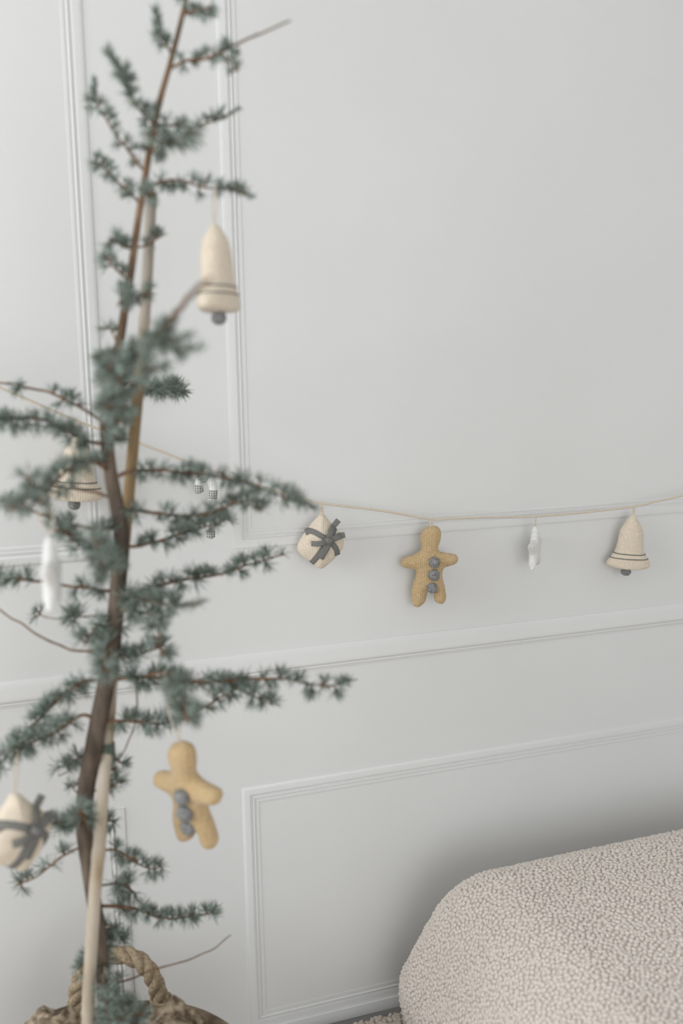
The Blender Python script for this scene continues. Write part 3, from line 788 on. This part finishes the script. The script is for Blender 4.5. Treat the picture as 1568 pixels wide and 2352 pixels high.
BELL = [(0, 14), (25, 45), (60, 75), (150, 135), (250, 192), (350, 222), (500, 238), (600, 252), (660, 274), (720, 315), (780, 362), (830, 396), (870, 404), (905, 385), (930, 330), (945, 220), (950, 0)]
BS = 1.86 / FPX / 7.92
def depth(w): return min(w, 205 * (1 - math.exp(-w / 125)))
def bell_mesh(parent, flat, tab):
    Lp = smooth_path([Vector((w, 0, -h / .94)) for h, w in BELL], 14); V = []; F = []; n = 48
    for i, p in enumerate(Lp):
        for k in range(n):
            a = 2 * math.pi * k / n; rr = max(p.x, 0.5)
            pin = 1 + .03 * noise.noise((math.cos(a) * 2, math.sin(a) * 2, p.z * .006))
            V.append((rr * pin * math.cos(a) * BS, depth(rr) * pin * math.sin(a) * BS, p.z * BS - tab))
    for i in range(len(Lp) - 1):
        for k in range(n):
            l = (k + 1) % n; F.append((i*n+k, (i+1)*n+k, (i+1)*n+l, i*n+l))
    F.append(tuple(range(n - 1, -1, -1)))
    b = mesh('body', V, F, M['beige_knit'], parent)
    hs = np.array([h for h, _ in BELL]); ww = np.array([w for _, w in BELL])
    for h in (682, 762):
        mb = MB(); w = float(np.interp(h, hs, ww)) * BS * 1.005
        mb.tube([(w * (1 + .03 * noise.noise((math.cos(a) * 2, math.sin(a) * 2, -h / .94 * .006))) * math.cos(a),
                  depth(w / BS) * BS * (1 + .03 * noise.noise((math.cos(a) * 2, math.sin(a) * 2, -h / .94 * .006))) * math.sin(a), -h / .94 * BS - tab) for a in [2*math.pi*k/64 for k in range(64)]], .0010, 6, closed=True)
        mb.build('stripe', M['grey_yarn'], parent)
    pompom('pompom_clapper', (-30 * BS, 0, -1010 / .94 * BS - tab), 88 * BS, parent, (1, .95, .85))
def bell(name, anchor, label, rot, scale, tab, top=None, flat=.56):
    t = placed(name, anchor, label, 'ornament', rot, scale=scale)
    bell_mesh(t, flat, tab)
    return t

GP = [(780,450),(830,462),(935,600),(1010,690),(1100,790),(1170,870),(1175,940),(1150,1060),(1085,1150),(980,1260),(880,1345),(800,1405),(750,1416),(690,1405),(620,1345),(540,1280),(440,1215),(370,1150),(325,1085),(320,1020),(360,920),(440,800),(510,710),(600,600),(680,520),(735,460)]
PS = 1.66 / FPX / 7.84
pp = Plush([((x - 780) * PS, -(y - 450) * PS / .955) for x, y in GP], .021, .034)
def ribbon(parent, pts, width, lift, name='ribbon', thick=.0007, free=False):
    """flat ribbon laid over the cushion along pts [(x,y,lift)] in crop pixels"""
    cl = smooth_path([Vector(((x - 780) * PS, -(y - 450) * PS / .955, l)) for x, y, l in pts], .002)
    V = []; F = []; m = len(cl)
    for i, p in enumerate(cl):
        t = cl[min(i+1, m-1)] - cl[max(i-1, 0)]; t = Vector((t.x, t.y, 0))
        nrm = Vector((-t.y, t.x, 0)).normalized() if t.length > 1e-9 else Vector((1, 0, 0))
        for s in (-1, -.5, 0, .5, 1):
            q = p + nrm * s * width / 2
            V.append((q.x, q.y, p.z))
    h = pp.height([(v[0], v[1]) for v in V])
    W_ = [(v[0], -(hh + v[2]), v[1]) for v, hh in zip(V, h)]
    for i in range(m - 1):
        for k in range(4): F.append((i*5+k, i*5+k+1, i*5+5+k+1, i*5+5+k))
    o = mesh(name, W_, F, M['grey_ribbon'], parent)
    so = o.modifiers.new('cloth', 'SOLIDIFY'); so.thickness = thick; so.offset = 0
    return o
def present(name, anchor, label, rot, scale, tab):
    t = placed(name, anchor, label, 'ornament', rot, scale=scale); off = -tab
    b = pp.build('cushion', M['beige_knit'], t)
    w = 95 * PS
    parts = [b]
    parts.append(ribbon(t, [(478, 762, .0006), (560, 722, .0008), (640, 735, .001), (740, 780, .001), (900, 880, .0015), (1000, 980, .001), (1045, 1080, .0008), (1052, 1170, .0006)], w, 0))
    parts.append(ribbon(t, [(575, 1305, .0006), (680, 1170, .001), (780, 1030, .001), (900, 870, .0015), (990, 740, .001), (1010, 700, .0008)], w, 0))
    parts.append(ribbon(t, [(890, 870, .004), (940, 740, .008), (1000, 640, .010), (1085, 545, .009)], 105 * PS, 0, 'bow_loop'))
    parts.append(ribbon(t, [(890, 870, .004), (980, 850, .006), (1080, 820, .008), (1195, 800, .013)], 105 * PS, 0, 'bow_tail'))
    parts.append(ribbon(t, [(890, 870, .004), (800, 905, .007), (700, 918, .009), (590, 915, .008)], 95 * PS, 0, 'bow_loop'))
    parts.append(ribbon(t, [(900, 880, .004), (860, 990, .004), (800, 1090, .003), (740, 1190, .002)], 130 * PS, 0, 'bow_tail'))
    kb = MB(); kx, kz = (905 - 780) * PS, -(870 - 450) * PS / .955; kh = float(pp.height([(kx, kz)])[0]) + .006
    for a in range(9):
        th = math.pi * a / 8
    kb.tube([(kx - .006 + .0015 * k, -kh - .0012 * math.sin(math.pi * k / 8), kz + .001 * math.sin(k)) for k in range(9)], [.0025, .0042, .005, .0054, .0056, .0054, .005, .0042, .0025], 10)
    parts.append(kb.build('bow_knot', M['grey_ribbon'], t))
    for p_ in parts: p_.location = (0, 0, off)
    return t

STAR = []
for k in range(10):
    a = math.pi / 2 + k * math.pi / 5; r = .046 if k % 2 == 0 else .0225
    STAR.append((r * math.cos(a), r * math.sin(a) - .046))
def rounded_poly(pts, f=.32):
    out = []; n = len(pts)
    for i in range(n):
        a, b, c = Vector(pts[i-1]), Vector(pts[i]), Vector(pts[(i+1) % n])
        p, q = b.lerp(a, f), b.lerp(c, f)
        out += [tuple(p), tuple(p.lerp(b, .7).lerp(q, .15)), tuple(b.lerp((p + q) / 2, .12)), tuple(q.lerp(b, .7).lerp(p, .15)), tuple(q)]
    return out
sp_ = Plush(rounded_poly(STAR, .22), .0085, .014)
def star(name, anchor, label, rot, scale, tab):
    t = placed(name, anchor, label, 'ornament', rot, scale=scale)
    b = sp_.build('body', M['white_knit'], t); b.location = (0, 0, -tab)
    return t

# ---- garland
GY = D - .035                              # the cord hangs just clear of the wall
cord_px = [(-220, 775), (-100, 838), (0, 890), (60, 916), (180, 968), (320, 1018), (430, 1060), (530, 1096), (610, 1120), (700, 1146), (738, 1156), (870, 1172), (988, 1192), (1050, 1190), (1140, 1188), (1230, 1186), (1340, 1177), (1456, 1163), (1510, 1151), (1568, 1138), (1750, 1090), (1960, 1020)]
cord = smooth_path([PY(x, y, GY) for x, y in cord_px], .01)
mb = MB(); mb.tube(cord, .0020, 8)
# twist visible in the cord
gc = empty('garland_cord', tuple(cord[0]), 'thin cream cotton garland cord hung across the white wall', 'cord')
world_child(mb.build('cord', M['cream_cord']), gc)
for e in (cord[0], cord[-1]):
    mb = MB(); mb.tube([Vector((e.x, D + .002, e.z)), Vector((e.x, GY - .006, e.z)), Vector((e.x, GY - .008, e.z + .004))], [.002, .002, .003], 8)
    world_child(mb.build('hook', M['trim']), gc)
def tab_for(t, length, r=.0015): return loop(t, (0, 0, .001), (0, 0, -length - .004), r, .0016)
def hang(px, py): return PY(px, py, GY)

t = gingerbread('gingerbread_man_ornament', hang(990, 1192), 'ginger knitted gingerbread man with grey pompom buttons hanging from the garland cord', (0, 0, 0), 1.0, .0125)
tab_for(t, .0125)
t = bell('bell_ornament', hang(1456, 1163), 'beige knitted bell with two grey stripes hanging beside the white star on the garland', (0, R(4.0), 0), 1.0, .0155)
tab_for(t, .0155)
t = present('present_ornament', hang(738, 1156), 'beige knitted present with a dark grey ribbon bow hanging from the garland', (0, 0, 0), 1.0, .018)
tab_for(t, .018)
t = star('star_ornament', hang(1229, 1186), 'small white fabric star turned edge-on between gingerbread man and bell on the garland', (0, 0, R(67)), 1.0, .0145)
tab_for(t, .0145)
t = bell('bell_ornament', hang(181, 968), 'beige knitted bell on the garland half hidden behind the cedar trunk', (0, R(5), R(12)), 1.0, .018)
tab_for(t, .018)
# striped candy cane
t = placed('candy_cane_ornament', hang(474, 1077), 'cream fabric candy cane with grey gingham bands behind the cedar branch', 'ornament', (0, R(2), 0))
k_ = 1.58 / FPX
cpx = [(458, 1134), (455, 1118), (461, 1104), (474, 1098), (486, 1106), (490, 1124), (488, 1142), (486, 1165), (485, 1190), (484, 1215), (483, 1240)]
cp_ = smooth_path([Vector(((x - 474) * k_, 0, -(y - 1077) * k_)) for x, y in cpx], .0022)
n_ = len(cp_); bands = [(0, .10, 1), (.10, .17, 0), (.17, .26, 1), (.26, .42, 0), (.42, .52, 1), (.52, .70, 0), (.70, .78, 1), (.78, .91, 0), (.91, 1, 1)]
for a, b, g in bands:
    i0, i1 = int(a * (n_ - 1)), int(b * (n_ - 1)); seg = cp_[i0:i1 + 1]
    if len(seg) < 2: continue
    rr = [.0072] * len(seg)
    if a == 0: rr[0] = .0045
    if b == 1: rr[-1] = .0045
    mb = MB(); mb.tube(seg, rr, 14)
    mb.build('gingham_band' if g else 'cream_band', M['gingham'] if g else M['white_knit'], t)
loop(t, (0, 0, .001), (0, 0, -(1098 - 1077) * k_ + .004), .0014, .0014)

# ---- ornaments on the tree
def string(parent_t, top, bottom_local, spread=.0):
    """cord loop in world coordinates from a branch down to the ornament"""
    b = parent_t.location
    pth, k0 = min(((pth, k) for pth in BR for k in range(1, len(pth) - 1)), key=lambda e: (e[0][e[1]] - Vector(top)).length)
    c = pth[k0]; tan = (pth[k0 + 1] - pth[k0 - 1]).normalized()
    side = tan.cross(Vector((0, 0, 1))).normalized(); upd = side.cross(tan).normalized()
    mb = MB(); rr = .0022
    mb.tube([c + (side * math.cos(a_) + upd * math.sin(a_)) * rr for a_ in [2 * math.pi * k / 16 for k in range(16)]], .0011, 6, closed=True)
    for s in (-1, 1):
        t0 = c + side * s * rr
        mb.tube([t0.lerp(Vector(b), k / 8) + HR * s * (.003 + spread) * math.sin(math.pi * k / 8) for k in range(9)], .0011, 6)
    o = mb.build('hanging_string', M['cream_cord'])
    o.parent = parent_t; o.matrix_parent_inverse = Matrix.LocRotScale(parent_t.location, parent_t.rotation_euler, parent_t.scale).inverted()
    return o
a = P(491, 512, T - .01)
t = bell('bell_ornament', a, 'beige knitted bell with grey stripes hanging from a cedar branch by itself', (R(-3), R(2), R(70)), 1.0, 0)
string(t, P(487, 424, T - .01), None)
a = P(413, 1706, T - .06)
t = gingerbread('gingerbread_man_ornament', a, 'pale ginger knitted gingerbread man hanging from a low cedar branch', (R(14), R(3), R(-36)), 1.10, 0)
string(t, P(402, 1560, T - .05), None, .004)
a = P(32, 1822, T - .11)
t = present('present_ornament', a, 'plump beige knitted present with grey ribbon hanging on the cedar tree', (0, R(-4), R(38)), 1.05, 0)
string(t, P(30, 1722, T - .04), None)
a = P(113, 1225, T - .16)
t = star('star_ornament', a, 'white fabric star turned edge-on hanging on the cedar tree', (0, R(4), R(99)), 1.02, 0)
string(t, P(96, 1128, T - .15), None, .006)
